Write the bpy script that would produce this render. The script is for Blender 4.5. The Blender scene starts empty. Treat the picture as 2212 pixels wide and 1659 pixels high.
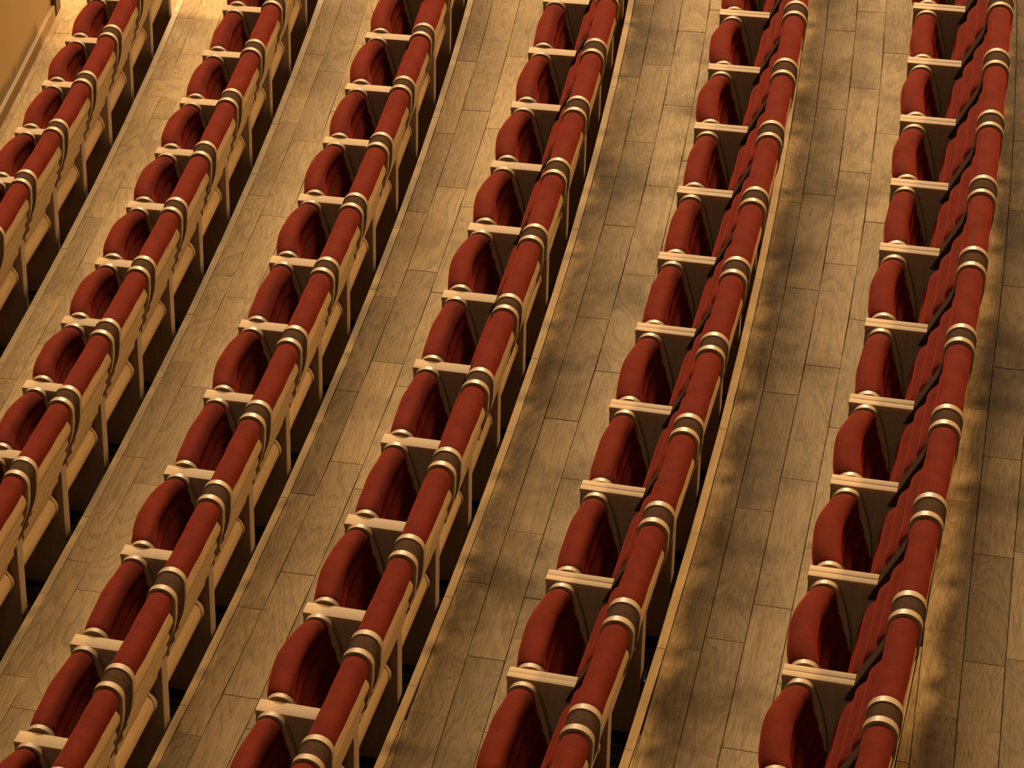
import bpy, bmesh, math, random
from mathutils import Vector, Matrix
random.seed(7)
D = bpy.data
scn = bpy.context.scene
COL = scn.collection
R0, PITCH, RISE = 54.16, 0.8685, 0.2857      # radius of the fourth row, row spacing, step height
AX = 0.878                                   # height of the backrest roll above its own floor

# ------------------------------------------------------------------ camera
cam_d = D.cameras.new('camera'); cam = D.objects.new('camera', cam_d); COL.objects.link(cam)
cam.location = (2.3913, -7.1856, 6.2708 + 3 * RISE + 0.924)
cam.rotation_euler = tuple(math.radians(a) for a in (57.7929, -0.9705, 14.1362))
cam_d.sensor_fit = 'HORIZONTAL'; cam_d.sensor_width = 36.0
cam_d.lens = 6902.1 / 2212 * 36.0
cam_d.clip_start = 0.1; cam_d.clip_end = 200
scn.camera = cam

# ------------------------------------------------------------------ world, lamps, exposure
w = D.worlds.new('hall_air'); scn.world = w; w.use_nodes = True
w.node_tree.nodes['Background'].inputs[0].default_value = (1.0, 0.72, 0.42, 1)
w.node_tree.nodes['Background'].inputs[1].default_value = 0.03
scn.view_settings.view_transform = 'Standard'
scn.view_settings.look = 'None'
scn.view_settings.exposure = -0.06
scn.view_settings.gamma = 1.0
scn.view_settings.use_curve_mapping = False
WARM = (1.0, 0.76, 0.45)
def area(name, loc, target, size, power, color=WARM, spread=180, size_y=None):
    l = D.lights.new(name, 'AREA'); l.shape = 'ELLIPSE' if size_y else 'DISK'; l.size = size
    if size_y: l.size_y = size_y
    l.energy = power; l.color = color
    l.spread = math.radians(spread)
    o = D.objects.new(name, l); COL.objects.link(o); o.location = loc
    o.rotation_euler = (Vector(target) - Vector(loc)).to_track_quat('-Z', 'Y').to_euler()
    return o
area('gallery_spotlight', (14.8, 10.5, 19.6), (0, 3.5, 1.0), 1.8, 7800, (1.0, 0.72, 0.38))
area('stage_light_field', (-8.0, 10.5, 12.5), (-1.0, 5.0, 1.0), 7.0, 2300, (1.0, 0.79, 0.50))
area('far_ceiling_light_field', (-3.6, 22.0, 14.5), (-0.5, 4.5, 1.0), 12.0, 10500, (1.0, 0.79, 0.49), size_y=5.0)
area('near_fill_light', (1.0, -9.0, 13.0), (0.0, 4.5, 1.0), 8.0, 420, (1.0, 0.79, 0.52))  # added dim fill behind the camera, softly brightens the camera-facing sides

# ------------------------------------------------------------------ materials
def mat(name):
    m = D.materials.new(name); m.use_nodes = True
    nt = m.node_tree; return m, nt, nt.nodes['Principled BSDF']
def N(nt, t, **kw):
    n = nt.nodes.new(t)
    for k, v in kw.items():
        if k.startswith('i_'): n.inputs[k[2:].replace('_', ' ')].default_value = v
        else: setattr(n, k, v)
    return n
def ramp(nt, stops, src):
    r = nt.nodes.new('ShaderNodeValToRGB'); e = r.color_ramp.elements
    while len(e) < len(stops): e.new(0.5)
    for q, (p, c) in zip(e, stops): q.position = p; q.color = (*c, 1)
    nt.links.new(src, r.inputs[0]); return r.outputs[0]
def mix(nt, a, b, fac, mode='MIX'):
    m = nt.nodes.new('ShaderNodeMix'); m.data_type = 'RGBA'; m.blend_type = mode
    for s, v in ((m.inputs[6], a), (m.inputs[7], b), (m.inputs[0], fac)):
        if hasattr(v, 'links') or hasattr(v, 'is_linked'): nt.links.new(v, s)
        elif isinstance(v, (int, float)): s.default_value = v
        else: s.default_value = (*v, 1)
    return m.outputs[2]
def wood(name, dark, light, rough=0.5, axis='y', stain=0.0, contrast=1.0, vary=0.0, spec=0.35, bump=0.1):
    """oak: fine grain along one axis, cathedral figure, each board its own shade"""
    m, nt, b = mat(name); L = nt.links.new
    tc = N(nt, 'ShaderNodeTexCoord'); oi = N(nt, 'ShaderNodeObjectInfo')
    off = N(nt, 'ShaderNodeVectorMath', operation='SCALE'); off.inputs[0].default_value = (13.1, 37.7, 5.3)
    L(oi.outputs['Random'], off.inputs['Scale'])
    add = N(nt, 'ShaderNodeVectorMath', operation='ADD'); L(tc.outputs['Object'], add.inputs[0]); L(off.outputs[0], add.inputs[1])
    sc = {'y': (1, 0.07, 1), 'x': (0.07, 1, 1), 'z': (1, 1, 0.07)}[axis]
    mp = N(nt, 'ShaderNodeVectorMath', operation='MULTIPLY'); mp.inputs[1].default_value = sc; L(add.outputs[0], mp.inputs[0])
    fine = N(nt, 'ShaderNodeTexNoise', i_Scale=170.0, i_Detail=4.0, i_Roughness=0.6); L(mp.outputs[0], fine.inputs['Vector'])
    sc2 = {'y': (1, 0.2, 1), 'x': (0.2, 1, 1), 'z': (1, 1, 0.2)}[axis]
    mp2 = N(nt, 'ShaderNodeVectorMath', operation='MULTIPLY'); mp2.inputs[1].default_value = sc2; L(add.outputs[0], mp2.inputs[0])
    fig = N(nt, 'ShaderNodeTexNoise', i_Scale=4.0, i_Detail=2.0, i_Distortion=0.9); L(mp2.outputs[0], fig.inputs['Vector'])
    mul = N(nt, 'ShaderNodeMath', operation='MULTIPLY'); mul.inputs[1].default_value = 22.0; L(fig.outputs[0], mul.inputs[0])
    fr = N(nt, 'ShaderNodeMath', operation='FRACT'); L(mul.outputs[0], fr.inputs[0])
    pp = N(nt, 'ShaderNodeMath', operation='POWER'); pp.inputs[1].default_value = 3.0; L(fr.outputs[0], pp.inputs[0])
    a = N(nt, 'ShaderNodeMath', operation='MULTIPLY'); a.inputs[1].default_value = 0.22 * contrast; L(pp.outputs[0], a.inputs[0])
    s = N(nt, 'ShaderNodeMath', operation='SUBTRACT'); L(fine.outputs[0], s.inputs[0]); L(a.outputs[0], s.inputs[1])
    col = ramp(nt, [(0.5 - 0.32 / contrast, dark), (0.5 + 0.18 / contrast, light)], s.outputs[0])
    if vary:
        r2 = N(nt, 'ShaderNodeMapRange'); r2.inputs[3].default_value = 1 - vary; r2.inputs[4].default_value = 1 + vary * 0.6
        L(oi.outputs['Random'], r2.inputs[0])
        hs = N(nt, 'ShaderNodeHueSaturation'); L(r2.outputs[0], hs.inputs['Value']); L(col, hs.inputs['Color']); col = hs.outputs[0]
    if stain:
        geo = N(nt, 'ShaderNodeNewGeometry')
        n1 = N(nt, 'ShaderNodeTexNoise', i_Scale=2.1, i_Detail=5.0, i_Roughness=0.62); L(geo.outputs['Position'], n1.inputs['Vector'])
        f1 = ramp(nt, [(0.47, (0, 0, 0)), (0.66, (stain,) * 3)], n1.outputs[0])
        col = mix(nt, col, (0.42, 0.37, 0.25), f1, 'MULTIPLY')
        n2 = N(nt, 'ShaderNodeTexNoise', i_Scale=0.9, i_Detail=3.0); L(geo.outputs['Position'], n2.inputs['Vector'])
        f2 = ramp(nt, [(0.5, (0, 0, 0)), (0.75, (stain * 0.6,) * 3)], n2.outputs[0])
        col = mix(nt, col, (0.72, 0.66, 0.52), f2, 'MULTIPLY')
        n3 = N(nt, 'ShaderNodeTexVoronoi', i_Scale=5.0); L(geo.outputs['Position'], n3.inputs['Vector'])
        f3 = ramp(nt, [(0.012, (0.8,) * 3), (0.02, (0, 0, 0))], n3.outputs[0])
        col = mix(nt, col, (0.10, 0.07, 0.04), f3, 'MIX')
    L(col, b.inputs['Base Color'])
    rr = N(nt, 'ShaderNodeMapRange'); rr.inputs[3].default_value = rough - 0.08; rr.inputs[4].default_value = rough + 0.12
    L(fine.outputs[0], rr.inputs[0]); L(rr.outputs[0], b.inputs['Roughness'])
    b.inputs['Specular IOR Level'].default_value = spec
    bp = N(nt, 'ShaderNodeBump'); bp.inputs['Strength'].default_value = bump; bp.inputs['Distance'].default_value = 0.002
    L(fine.outputs[0], bp.inputs['Height']); L(bp.outputs[0], b.inputs['Normal'])
    return m
def plain(name, c, rough=0.6, metal=0.0, spec=0.3):
    m, nt, b = mat(name)
    tc = N(nt, 'ShaderNodeTexCoord'); n = N(nt, 'ShaderNodeTexNoise', i_Scale=60.0, i_Detail=3.0); nt.links.new(tc.outputs['Object'], n.inputs['Vector'])
    col = ramp(nt, [(0.3, tuple(x * 0.8 for x in c)), (0.7, tuple(min(1, x * 1.15) for x in c))], n.outputs[0])
    nt.links.new(col, b.inputs['Base Color'])
    b.inputs['Roughness'].default_value = rough; b.inputs['Metallic'].default_value = metal; b.inputs['Specular IOR Level'].default_value = spec
    return m
def velvet():
    m, nt, b = mat('red_velvet'); L = nt.links.new
    tc = N(nt, 'ShaderNodeTexCoord'); oi = N(nt, 'ShaderNodeObjectInfo')
    add = N(nt, 'ShaderNodeVectorMath', operation='ADD'); L(tc.outputs['Object'], add.inputs[0]); L(oi.outputs['Random'], add.inputs[1])
    n = N(nt, 'ShaderNodeTexNoise', i_Scale=420.0, i_Detail=2.0); L(add.outputs[0], n.inputs['Vector'])
    n2 = N(nt, 'ShaderNodeTexNoise', i_Scale=14.0, i_Detail=3.0); L(add.outputs[0], n2.inputs['Vector'])
    c1 = ramp(nt, [(0.3, (0.074, 0.0084, 0.0028)), (0.7, (0.096, 0.0110, 0.0036))], n2.outputs[0])
    c2 = mix(nt, c1, (0.62, 0.5, 0.5), ramp(nt, [(0.42, (0.6,) * 3), (0.6, (0, 0, 0))], n.outputs[0]), 'MULTIPLY')
    L(c2, b.inputs['Base Color'])
    b.inputs['Roughness'].default_value = 0.9; b.inputs['Specular IOR Level'].default_value = 0.04
    b.inputs['Sheen Weight'].default_value = 0.30; b.inputs['Sheen Roughness'].default_value = 0.30
    b.inputs['Sheen Tint'].default_value = (0.95, 0.060, 0.020, 1)
    bp = N(nt, 'ShaderNodeBump'); bp.inputs['Strength'].default_value = 0.25; bp.inputs['Distance'].default_value = 0.002
    L(n.outputs[0], bp.inputs['Height']); L(bp.outputs[0], b.inputs['Normal'])
    return m
M_VELVET = velvet()
M_OAK = wood('light_oak_plywood', (0.225, 0.122, 0.045), (0.36, 0.212, 0.09), 0.5, 'y', contrast=0.7, vary=0.10, spec=0.35)
M_ARM = wood('light_oak_arm', (0.23, 0.130, 0.056), (0.335, 0.205, 0.097), 0.65, 'x', contrast=0.7, vary=0.10, spec=0.2)
M_PANEL = wood('brown_side_panel', (0.16, 0.095, 0.048), (0.235, 0.145, 0.078), 0.65, 'z', contrast=0.6, vary=0.08, spec=0.3)
M_EDGE = wood('bent_plywood_edge', (0.195, 0.112, 0.048), (0.29, 0.175, 0.082), 0.5, 'z', contrast=0.6, vary=0.06, spec=0.3)
M_EDGE.node_tree.nodes['Principled BSDF'].inputs['Coat Weight'].default_value = 0.08
M_EDGE.node_tree.nodes['Principled BSDF'].inputs['Coat Roughness'].default_value = 0.12
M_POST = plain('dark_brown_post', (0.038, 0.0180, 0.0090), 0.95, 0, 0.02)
M_FLOOR = wood('oak_floor', (0.22, 0.132, 0.053), (0.40, 0.25, 0.108), 0.72, 'y', stain=0.45, contrast=1.1, vary=0.26, spec=0.12)
M_FLOOR_WORN = wood('worn_oak_floor', (0.21, 0.13, 0.056), (0.38, 0.245, 0.112), 0.72, 'y', stain=1.0, contrast=1.1, vary=0.22, spec=0.12)
M_NOSE = wood('oak_nosing', (0.30, 0.178, 0.068), (0.46, 0.285, 0.122), 0.48, 'y', stain=0.25, contrast=0.8, vary=0.06)
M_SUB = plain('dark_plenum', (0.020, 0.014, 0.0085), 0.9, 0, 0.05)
M_BLACK = plain('black_steel', (0.008, 0.007, 0.006), 0.5)
M_BRASS = plain('pale_metal', (0.45, 0.36, 0.22), 0.4, 0.6)
M_WALL = wood('wall_veneer', (0.25, 0.135, 0.040), (0.33, 0.185, 0.06), 0.5, 'z', contrast=0.5, vary=0.03)
M_DARKWOOD = wood('dark_door_post', (0.07, 0.04, 0.02), (0.12, 0.07, 0.035), 0.5, 'z')

# ------------------------------------------------------------------ mesh helpers
def finish(bm, name, smooth=40, recalc=True):
    if recalc: bmesh.ops.recalc_face_normals(bm, faces=bm.faces[:])
    me = D.meshes.new(name); bm.to_mesh(me); bm.free()
    if smooth:
        me.polygons.foreach_set('use_smooth', [True] * len(me.polygons))
        me.set_sharp_from_angle(angle=math.radians(smooth))
    return me
def prism(name, outline, y0, y1, bevel=0.0, smooth=40):
    """outline in the x-z plane, extruded along y"""
    bm = bmesh.new()
    a = [bm.verts.new((x, y0, z)) for x, z in outline]
    b = [bm.verts.new((x, y1, z)) for x, z in outline]
    bm.faces.new(a); bm.faces.new(b[::-1])
    n = len(outline)
    for i in range(n): bm.faces.new((a[i], b[i], b[(i + 1) % n], a[(i + 1) % n]))
    if bevel:
        bmesh.ops.recalc_face_normals(bm, faces=bm.faces[:])
        ed = [e for e in bm.edges if len(e.link_faces) == 2 and e.calc_face_angle() > 0.6]
        bmesh.ops.bevel(bm, geom=ed, offset=bevel, segments=2, profile=0.5, affect='EDGES', clamp_overlap=True)
    return finish(bm, name, smooth)
def loft(name, rings, smooth=50):
    """closed rings of equal count, capped at both ends"""
    bm = bmesh.new(); vs = [[bm.verts.new(p) for p in r] for r in rings]
    n = len(rings[0])
    for q in range(len(vs) - 1):
        for i in range(n): bm.faces.new((vs[q][i], vs[q][(i + 1) % n], vs[q + 1][(i + 1) % n], vs[q + 1][i]))
    bm.faces.new(vs[0][::-1]); bm.faces.new(vs[-1])
    return finish(bm, name, smooth)
def arc(cx, cz, r, a0, a1, n):
    return [(cx + r * math.cos(math.radians(a0 + (a1 - a0) * i / n)), cz + r * math.sin(math.radians(a0 + (a1 - a0) * i / n))) for i in range(n + 1)]
def up(pts): return [(x, z + AX) for x, z in pts]
def link(name, data, m, parent=None, loc=(0, 0, 0)):
    o = D.objects.new(name, data); COL.objects.link(o)
    if data is not None and m is not None and not data.materials: data.materials.append(m)
    o.parent = parent; o.location = loc
    return o

# ------------------------------------------------------------------ layout: rows are arcs round the stage
# angular place of every gap between two seats (metres along the fourth row's arc) and the rows' small radial offsets
ROWS = [
    dict(s=[6.87, 6.312, 5.774, 5.221], r=[-.015, -.043], ext=(3, 4), step=.549),
    dict(s=[6.219, 5.673, 5.114, 4.56, 4.022, 3.464, 2.922, 2.368], r=[-.018, -.042], ext=(4, 3), step=.550),
    dict(s=[5.941, 5.379, 4.812, 4.237, 3.68, 3.11, 2.535, 1.974, 1.389, .804], r=[-.017, -.008], ext=(4, 2), step=.571),
    dict(s=[5.332, 4.756, 4.187, 3.617, 3.065, 2.513, 1.959, 1.398, .829, .263], r=[-.012, -.016], ext=(5, 1), step=.563),
    dict(s=[5.278, 4.714, 4.142, 3.591, 3.04, 2.484, 1.941, 1.386, .832, .272], r=[.0, -.037], ext=(5, 1), step=.556),
    dict(s=[4.401, 3.861, 3.348, 2.793, 2.274, 1.762, 1.23, .7, .185], r=[-.001, .006], ext=(6, 1), step=.527),
    dict(s=[4.68, 4.14, 3.60, 3.06, 2.52, 1.98, 1.44, .90, .36], r=[.0, .0], ext=(6, 1), step=.54),
]
def radius(i): return R0 + (i - 3) * PITCH
def place(i, d, s, z=0.0):
    R = radius(i) + d; th = s / R0
    return Vector((R * math.cos(th) - R0, R * math.sin(th), i * RISE + z))
for i, rw in enumerate(ROWS):
    s = rw['s']; a, b = rw['ext']
    rw['first'] = a
    rw['s'] = [s[0] + rw['step'] * (a - q) for q in range(a)] + s + [s[-1] - rw['step'] * (q + 1) for q in range(b)]
    n = len(s); rs = rw['r']
    rw['rad'] = [rs[0] + (rs[1] - rs[0]) * min(1, max(0, (q - a) / (n - 1))) ** 1.6 for q in range(len(rw['s']))]

# ------------------------------------------------------------------ floor: seven terraces, each of boards, nosing, grilles
def flat_board(name, corners, z0, z1, m, parent, ch=0.0012):
    """a straight board from four plan corners (local), top edges chamfered"""
    c = sum((Vector((*p, 0)) for p in corners), Vector()) / 4
    e = Vector((*corners[3], 0)) - Vector((*corners[0], 0))
    ang = math.atan2(e.y, e.x) - math.pi / 2
    rot = Matrix.Rotation(-ang, 3, 'Z')
    loc = [rot @ (Vector((*p, 0)) - c) for p in corners]
    bm = bmesh.new()
    lo = [bm.verts.new((p.x, p.y, z0 - z1)) for p in loc]
    mi = [bm.verts.new((p.x, p.y, -ch)) for p in loc]
    hi = []
    for p in loc: hi.append(bm.verts.new((p.x - math.copysign(ch, p.x), p.y - math.copysign(ch, p.y), 0)))
    bm.faces.new(hi); bm.faces.new(lo[::-1])
    for q in range(4):
        bm.faces.new((lo[q], lo[(q + 1) % 4], mi[(q + 1) % 4], mi[q])); bm.faces.new((mi[q], mi[(q + 1) % 4], hi[(q + 1) % 4], hi[q]))
    o = link(name, finish(bm, name, 0), m, parent)
    o.location = (c.x, c.y, z1); o.rotation_euler = (0, 0, ang)
    return o
def arc_slab(name, i, d0, d1, s0, s1, z0, z1, m, parent=None, step=0.5):
    n = max(1, int(round((s1 - s0) / step))); bm = bmesh.new(); rows = []
    for q in range(n + 1):
        s = s0 + (s1 - s0) * q / n
        rows.append([bm.verts.new(place(i, d, s, z)) for d, z in ((d0, z0), (d1, z0), (d1, z1), (d0, z1))])
    for q in range(n):
        for e in range(4): bm.faces.new((rows[q][e], rows[q][(e + 1) % 4], rows[q + 1][(e + 1) % 4], rows[q + 1][e]))
    bm.faces.new(rows[0][::-1]); bm.faces.new(rows[-1])
    return link(name, finish(bm, name, 0), m, parent)
SPAN = [(2.2, 11.0), (1.2, 10.6), (0.2, 10.2), (-0.2, 9.6), (-0.2, 9.2), (-0.2, 8.8), (-0.2, 8.8)]
NOSE = -0.890
COLS = [-0.856, -0.757, -0.618, -0.480, -0.345]
PHASE = [(.1, .45, .2, .6), (.3, .72, .1, .5), (.35, .11, .55, .0), (.175, .50, .28, .64), (.136, .584, .074, .40), (.386, .495, .779, .25), (.3, .878, .18, .5)]
TREADS = []
WORDS = ['lowest', 'second lowest', 'third lowest', 'middle', 'third highest', 'second highest', 'highest']
for i in range(7):
    s0, s1 = SPAN[i]; rng = random.Random(100 + i)
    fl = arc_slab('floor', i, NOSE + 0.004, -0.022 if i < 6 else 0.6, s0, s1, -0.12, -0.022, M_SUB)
    fl['kind'] = 'structure'; fl['label'] = f'oak board floor of the {WORDS[i]} terrace step'; fl['category'] = 'floor'
    TREADS.append(fl)
    arc_slab('riser', i, NOSE + 0.004, NOSE + 0.022, s0, s1, -RISE - 0.02, -0.12, M_NOSE, fl)
    gap = 0.0022 if i >= 3 else 0.0013
    def drift(s, i=i):
        k = {4: .0125, 5: .008, 6: .0135}.get(i, 0.0)
        return k * max(0.0, 3.2 - s) ** 2
    # nosing boards along the edge, then running boards
    s = s0
    while s < s1 - 0.05:
        e = min(s1, s + rng.choice((1.1, 1.4, 1.7)))
        n = max(1, round((e - s) / 0.6))
        for q in range(n):
            a, b = s + (e - s) * q / n, s + (e - s) * (q + 1) / n - (0.0015 if q == n - 1 else -0.0002)
            P = [place(i, NOSE, a), place(i, COLS[0] - gap, a), place(i, COLS[0] - gap, b), place(i, NOSE, b)]
            flat_board('nosing_board', [(p.x, p.y) for p in P], i * RISE - 0.045, i * RISE + 0.0004, M_NOSE, fl, 0.002)
        s = e
    lim = COLS[0]
    for c in range(-2, 4):
        L = 0.60 if i == 6 else 0.80
        if c >= 0: base0, base1 = COLS[c], COLS[c + 1]
        else: base0, base1 = -0.757 + 0.138 * c, -0.757 + 0.138 * (c + 1)
        if c == 0 and i in (4, 5, 6): base0 = -0.757 - 0.138
        ph = PHASE[i][c % 4]
        s = s0 - 1 + ph * 0.8
        while s < s1:
            a, b = max(s, s0), min(s + L, s1)
            s += L
            if b - a < 0.05: continue
            cuts = [a, b]
            da, db = drift(a), drift(b)
            x0a, x1a, x0b, x1b = base0 + da, base1 + da, base0 + db, base1 + db
            x0a, x0b = max(x0a, lim), max(x0b, lim); x1a, x1b = min(x1a, -0.342), min(x1b, -0.342)
            if x1a - x0a < 0.012 and x1b - x0b < 0.012: continue
            if c < 0 and i not in (4, 5, 6): continue
            x1a, x1b = max(x1a, x0a + .004), max(x1b, x0b + .004)
            P = [place(i, x0a + gap / 2, a + gap / 2), place(i, x1a - gap / 2, a + gap / 2), place(i, x1b - gap / 2, b - gap / 2), place(i, x0b + gap / 2, b - gap / 2)]
            zz = i * RISE + rng.uniform(-0.0009, 0.0006)
            flat_board('floor_board', [(p.x, p.y) for p in P], zz - 0.02, zz, M_FLOOR if i < 4 else M_FLOOR_WORN, fl, 0.0008 if i < 3 else 0.0012)
    # dark ventilation channel under the seats
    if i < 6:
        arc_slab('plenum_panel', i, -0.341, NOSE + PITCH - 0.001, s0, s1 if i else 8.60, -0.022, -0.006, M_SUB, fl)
    if i == 0:                                         # the first row stops here: boards run on to the step behind it
        for c, (x0, x1) in enumerate(((-.341, -.20), (-.198, -.023))):
            s = 8.60
            while s < s1 - .1:
                e = min(s1, s + (.5 if c and s < 8.7 else .8))
                P = [place(i, x0, s + .001), place(i, x1, s + .001), place(i, x1, e - .001), place(i, x0, e - .001)]
                flat_board('floor_board', [(p.x, p.y) for p in P], -0.02, 0.0, M_FLOOR, fl, 0.0008)
                s = e

# grille: one mesh shared by every place
def grille_mesh():
    bm = bmesh.new()
    def bx(x0, x1, y0, y1, z0, z1):
        v = [bm.verts.new(p) for p in ((x0, y0, z0), (x1, y0, z0), (x1, y1, z0), (x0, y1, z0), (x0, y0, z1), (x1, y0, z1), (x1, y1, z1), (x0, y1, z1))]
        for f in ((0, 1, 2, 3), (4, 5, 6, 7), (0, 1, 5, 4), (1, 2, 6, 5), (2, 3, 7, 6), (3, 0, 4, 7)): bm.faces.new([v[q] for q in f])
    W, Hh = 0.20, 0.19
    for x in range(15): bx(-W / 2 + x * W / 14 - .003, -W / 2 + x * W / 14 + .003, -Hh, Hh, 0, .008)
    for y in range(7): bx(-W / 2, W / 2, -Hh + y * Hh / 3 - .004, -Hh + y * Hh / 3 + .004, 0, .0085)
    bx(-W / 2, W / 2, -Hh, Hh, -.0035, -.003)
    return finish(bm, 'vent_grille', 0)
GRILLE = grille_mesh()
M_GRILLE = plain('dark_grille', (0.10, 0.072, 0.042), 0.6)

# parapet in front of the first row
def wall():
    P = arc_slab('wall_left', 0, -0.93, -0.815, 3.0, 8.97, -0.25, 1.15, M_WALL)
    P['kind'] = 'structure'; P['label'] = 'amber wooden parapet wall in front of the leftmost seat row'; P['category'] = 'wall'
    b = arc_slab('baseboard_left', 0, -0.815, -0.792, 3.0, 8.97, 0.0006, 0.075, M_WALL)
    b['kind'] = 'structure'; b['label'] = 'low amber wooden baseboard along the parapet wall'; b['category'] = 'baseboard'
    t = arc_slab('trim_1', 0, -0.905, -0.79, 9.0, 9.12, 0.001, 1.15, M_DARKWOOD)
    t['kind'] = 'structure'; t['label'] = 'dark wooden post at the far end of the parapet'; t['category'] = 'post'
wall()
# landing beyond the parapet's end
ld = arc_slab('floor', 0, -2.4, NOSE - 0.001, 8.2, 10.0, -0.10, -0.003, M_FLOOR); ld['kind'] = 'structure'
ld['label'] = 'pale oak landing floor beyond the parapet end'; ld['category'] = 'floor'

# ------------------------------------------------------------------ seat meshes
PLATE = up(arc(0, 0, .0535, -8, 188, 22) + [(-.048, -.06), (-.046, -.11), (-.125, -.292), (-.165, -.40), (-.175, -.46), (-.160, -.52), (-.12, -.545), (-.085, -.546),
           (-.055, -.522), (-.0425, -.49), (-.043, -.468), (-.052, -.445), (-.066, -.424), (-.06, -.40), (-.035, -.335), (.035, -.143), (.045, -.105), (.0515, -.06)])
POST = up(arc(0, 0, .0495, -8, 188, 20) + [(-.0500, -.05), (-.062, -.11), (-.151, -.292), (-.166, -.325), (-.030, -.325), (.029, -.143), (.041, -.10), (.0468, -.06)])
SHELL_R = [(.020, -.020), (.034, -.040), (.0425, -.062), (.0435, -.080), (.035, -.104), (.0265, -.122), (.028, -.140), (.0275, -.154), (.016, -.175), (.0135, -.186), (.0165, -.202), (.011, -.220),
           (-.002, -.240), (-.003, -.255), (-.002, -.268), (-.014, -.288), (-.025, -.306), (-.026, -.322), (-.027, -.338), (-.042, -.358), (-.055, -.376), (-.058, -.392), (-.058, -.408),
           (-.070, -.424), (-.066, -.434), (-.054, -.446), (-.0465, -.466), (-.0455, -.486), (-.054, -.508), (-.070, -.526), (-.095, -.536)]
def shell_mesh(h):
    f = [(x - .016, z) for x, z in SHELL_R]
    return prism('back_shell', up(SHELL_R + f[::-1]), -h, h, 0, 60)
def roll_mesh(h, seed):
    rng = random.Random(seed); ph = [rng.uniform(0, 6.28) for _ in range(4)]
    rings = []
    for q in range(25):
        t = -1 + 2 * q / 24; y = t * h
        e = min(1, (1 - abs(t)) / 0.05)
        r0 = .0415 + .0043 * math.sqrt(max(0, 1 - (1 - e) ** 2))
        ring = []
        for a in range(36):
            th = 2 * math.pi * a / 36
            r = r0 + .0006 * math.sin(5 * t + ph[0] + th) + .0005 * math.sin(9 * t + ph[1] - 2 * th)
            ring.append((r * math.cos(th), y, AX + r * math.sin(th)))
        rings.append(ring)
    return loft('head_roll', rings, 60)
def cushion_mesh(h):
    """front of the backrest: horizontal channels"""
    rings = []
    front = []
    n = 46
    for q in range(n + 1):
        z = -.035 - .405 * q / n
        base = -.030 if z > -.06 else -.030 - .45 * (-z - .06) if z > -.34 else -.156 - .18 * (-z - .34)
        f = (q / n * 5) % 1.0
        front.append((base - .026 * math.sqrt(max(0, math.sin(math.pi * f))), z))
    back = [(x - .014, z) for x, z in SHELL_R if -.425 < z < -.03][::-1]
    for t in (-1, -.985, -.95, -.88, -.6, -.2, .2, .6, .88, .95, .985, 1):
        e = min(1, (1 - abs(t)) / .12); k = .25 + .75 * math.sqrt(max(0, 1 - (1 - e) ** 2))
        fr = []
        for (x, z) in front:
            b = (.0 - .30 * (-z))
            fr.append((b + (x - b) * k + .012, t * h, z + AX))
        rings.append(fr + [(x, t * h, z + AX) for x, z in back])
    return loft('back_cushion', rings, 60)
PC, LEAN = (-.300, -.318), math.radians(17)
PU = (math.sin(LEAN), -math.cos(LEAN)); PN = (math.cos(LEAN), math.sin(LEAN))
def pad_pt(a, b): return (PC[0] + PU[0] * a + PN[0] * b, PC[1] + PU[1] * a + PN[1] * b)
def pad_mesh(h, bow, seed):
    rng = random.Random(seed); ph = rng.uniform(0, 6)
    sec = []
    r = .0490
    for q in range(6): sec.append((.27 - .27 * q / 6, -.026 - .020 * q / 6))
    for q in range(15):
        th = math.pi + -math.pi * q / 14
        sec.append((-r * math.sin(th), r * math.cos(th)))
    m = 32
    for q in range(1, m + 1):
        a = .27 * q / m; f = (q / m * 4) % 1.0
        sec.append((a, .036 + .008 * math.sqrt(max(0, math.sin(math.pi * f))) - .006 * q / m))
    sec += [(.292, .020), (.298, 0.0), (.290, -.016)]
    rings = []
    for q in range(27):
        t = -1 + 2 * q / 26
        e = min(1, (1 - abs(t)) / .16); k = .84 + .16 * math.sqrt(max(0, 1 - (1 - e) ** 2))
        bw = bow * (1 - abs(t) ** 2.2) + .0012 * math.sin(7 * t + ph)
        ring = []
        for a, b in sec:
            wgt = max(0.0, min(1.0, (.27 - a) / .22))
            a2, b2 = a * (k if a < 0 else 1), b * k
            a2 -= bw * wgt * .62; b2 -= bw * wgt * .72
            x, z = pad_pt(a2, b2); ring.append((x, t * h, z + AX))
        rings.append(ring)
    return loft('seat_cushion', rings, 60)
def seat_plate_mesh():
    o = []
    for q in range(17):
        th = math.pi - math.pi * q / 16
        o.append(pad_pt(-.053 * math.sin(th), .053 * math.cos(th)))
    o += [pad_pt(.06, .054), pad_pt(.14, .050), pad_pt(.22, .036), pad_pt(.26, .0), pad_pt(.22, -.034), pad_pt(.10, -.050)]
    return prism('seat_end_plate', up(o), -.0105, .0105, 0, 30)
SEAT_PLATE = seat_plate_mesh()
PLATE_ME = prism('side_plate', PLATE, -.0125, .0125, 0, 30)
POST_ME = prism('back_post', POST, -.035, .035, 0)
ARM = up([(-.362, -.2932), (-.104, -.2932), (-.100, -.297), (-.023, -.297), (-.023, -.872), (-.300, -.872), (-.330, -.60), (-.362, -.36)])
CAP = up([(-.364, -.275), (-.106, -.275), (-.098, -.293), (-.364, -.293)])
CAP_W = prism('arm_cap', CAP, -.0315, .0315, .0012, 30)
CAP_N = prism('arm_cap_narrow', CAP, -.0143, .0143, .001, 30)
ARM_W = prism('arm_panel', ARM, -.031, .031, .0015, 30)
ARM_N = prism('arm_panel_narrow', ARM, -.0138, .0138, .0012, 30)
FOOT = prism('foot_plate', [(-.30, -.003), (-.03, -.003), (-.03, .003), (-.30, .003)], -.055, .055, 0)
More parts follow.
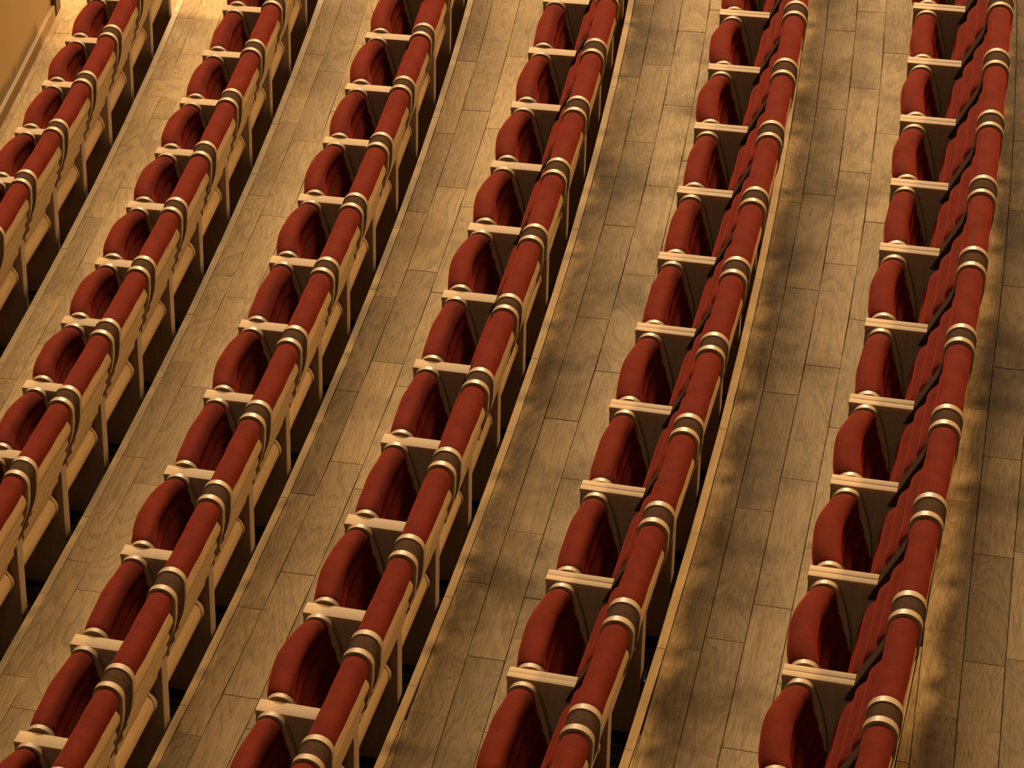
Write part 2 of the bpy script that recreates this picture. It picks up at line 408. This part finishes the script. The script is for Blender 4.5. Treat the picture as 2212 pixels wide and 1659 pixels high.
HANDLE = prism('cross_bar', [(-.30, -.002), (-.025, -.002), (-.025, .004), (-.30, .004)], -.006, .006, 0)

H = {i: (rw['step'] - .123) / 2 * {0: .965, 1: .97, 2: .985, 3: 1.0, 4: 1.015, 5: 1.03, 6: 1.03}[i] for i, rw in enumerate(ROWS)}
BOWS = [.004, .016, .030, .040]
ME = {}
def row_meshes(i):
    if i not in ME:
        h = H[i]
        ME[i] = dict(roll=[roll_mesh(h, 50 + i * 7 + q) for q in range(2)], shell=shell_mesh(h), cushion=cushion_mesh(h),
                     pads=[pad_mesh(h, b, 9 + i * 11 + q) for q, b in enumerate(BOWS)])
    return ME[i]
# how far each seat's front edge bulges (0 straight .. 3 round), counted from the first gap in view
BULGE = [
    [2, 3, 3, 2, 1, 1, 1, 1], [3, 3, 3, 3, 3, 2, 3, 2, 3, 3, 2], [2, 3, 3, 1, 3, 1, 3, 1, 1, 3, 1, 2, 2],
    [3, 3, 3, 1, 1, 1, 2, 3, 1, 3, 3], [3, 1, 1, 1, 2, 1, 1, 2, 1, 1], [2, 1, 2, 1, 3, 3, 3, 3, 3, 3], [2, 1, 2, 2, 1, 2, 2, 1, 2, 2]]
ORD = ['', 'first', 'second', 'third', 'fourth', 'fifth', 'sixth', 'seventh', 'eighth', 'ninth', 'tenth', 'eleventh', 'twelfth', 'thirteenth', 'fourteenth', 'fifteenth']
ROWNAME = ['leftmost row beside the parapet', 'second row from the left', 'third row from the left', 'third row from the right',
           'second row from the right', 'rightmost row in view', 'row past the right edge']
def stand(seat, mesh, y, nm='arm_panel'):
    o = link(nm, mesh, M_PANEL, seat, (0, y, -.004 if mesh is ARM_W else .0085)); link('arm_cap', CAP_W if mesh is ARM_W else CAP_N, M_ARM, o); return o
ncount = 0
for i, rw in enumerate(ROWS):
    S, RD = rw['s'], rw['rad']; mm = row_meshes(i); h = H[i]; first = rw['first']
    for j in range(len(S) - 1):
        sa, sb = S[j], S[j + 1]; sm = (sa + sb) / 2
        d = (RD[j] + RD[j + 1]) / 2
        pa, pb = place(i, RD[j], sa), place(i, RD[j + 1], sb)
        ang = math.atan2(pa.y - pb.y, pa.x - pb.x) - math.pi / 2
        root = D.objects.new('tip_up_seat', None); COL.objects.link(root)
        root.empty_display_size = 0.1
        c = (pa + pb) / 2; root.location = c; root.rotation_euler = (0, 0, ang)
        gap = (pa - pb).length / 2                     # centre of the gap, in seat coordinates
        k = j - first
        if k < -1: who = f'red folding seat, {ORD[-k - 1]} one past the top edge, {ROWNAME[i]}'
        else: who = f'red folding seat with the {ORD[k + 2]} headrest roll from the top, {ROWNAME[i]}'
        if i == 6: who = f'{ORD[j + 1]} red folding seat from the far end, row past the right edge'
        root['label'] = who; root['category'] = 'seat'; root['group'] = f'tip-up seats in the {ROWNAME[i]}'
        link('head_roll', mm['roll'][(j * 3 + i) % 2], M_VELVET, root)
        link('back_cushion', mm['cushion'], M_VELVET, root)
        link('back_shell', mm['shell'], M_OAK, root)
        for sg in (-1, 1): link('side_plate', PLATE_ME, M_EDGE, root, (0, sg * (h + .0125), 0))
        bl = BULGE[i][k] if 0 <= k < len(BULGE[i]) else 1 + (j + i) % 3
        pad = link('seat_cushion', mm['pads'][bl], M_VELVET, root)
        for sg in (-1, 1): link('seat_end_plate', SEAT_PLATE, M_EDGE, pad, (0, sg * (h + .0105), 0))
        ends = [1] if j < len(S) - 2 else [1, -1]
        for sg in ends:
            y = sg * gap
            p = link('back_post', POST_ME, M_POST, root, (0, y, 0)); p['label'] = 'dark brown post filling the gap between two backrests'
            if i < 4:
                a = stand(root, ARM_W, y)
                link('foot_plate', FOOT, M_BLACK, a, (0, 0, -.0025))
        if i >= 4:
            g = .0186 if (i, k) not in ((4, 7), (5, 7)) else .0150
            for sg in (1, -1):
                tight = (i, k if sg > 0 else k + 1) in ((4, 8), (5, 8))
                a = stand(root, ARM_N, sg * (gap - (.0142 if tight else .0168)))
                if sg > 0: link('foot_plate', FOOT, M_BLACK, a, (0, .017, -.0025))
        if i < 6:
            link('vent_grille', GRILLE, M_GRILLE, TREADS[i]).matrix_world = Matrix.Translation(c + Vector((-.165 * math.cos(ang), -.165 * math.sin(ang), -.0055))) @ Matrix.Rotation(ang, 4, 'Z')
            link('threshold_strip', HANDLE, M_BRASS, TREADS[i]).matrix_world = Matrix.Translation(c + Vector((0, 0, .004))) @ Matrix.Rotation(ang, 4, 'Z')
        ncount += 1
print('seats', ncount)
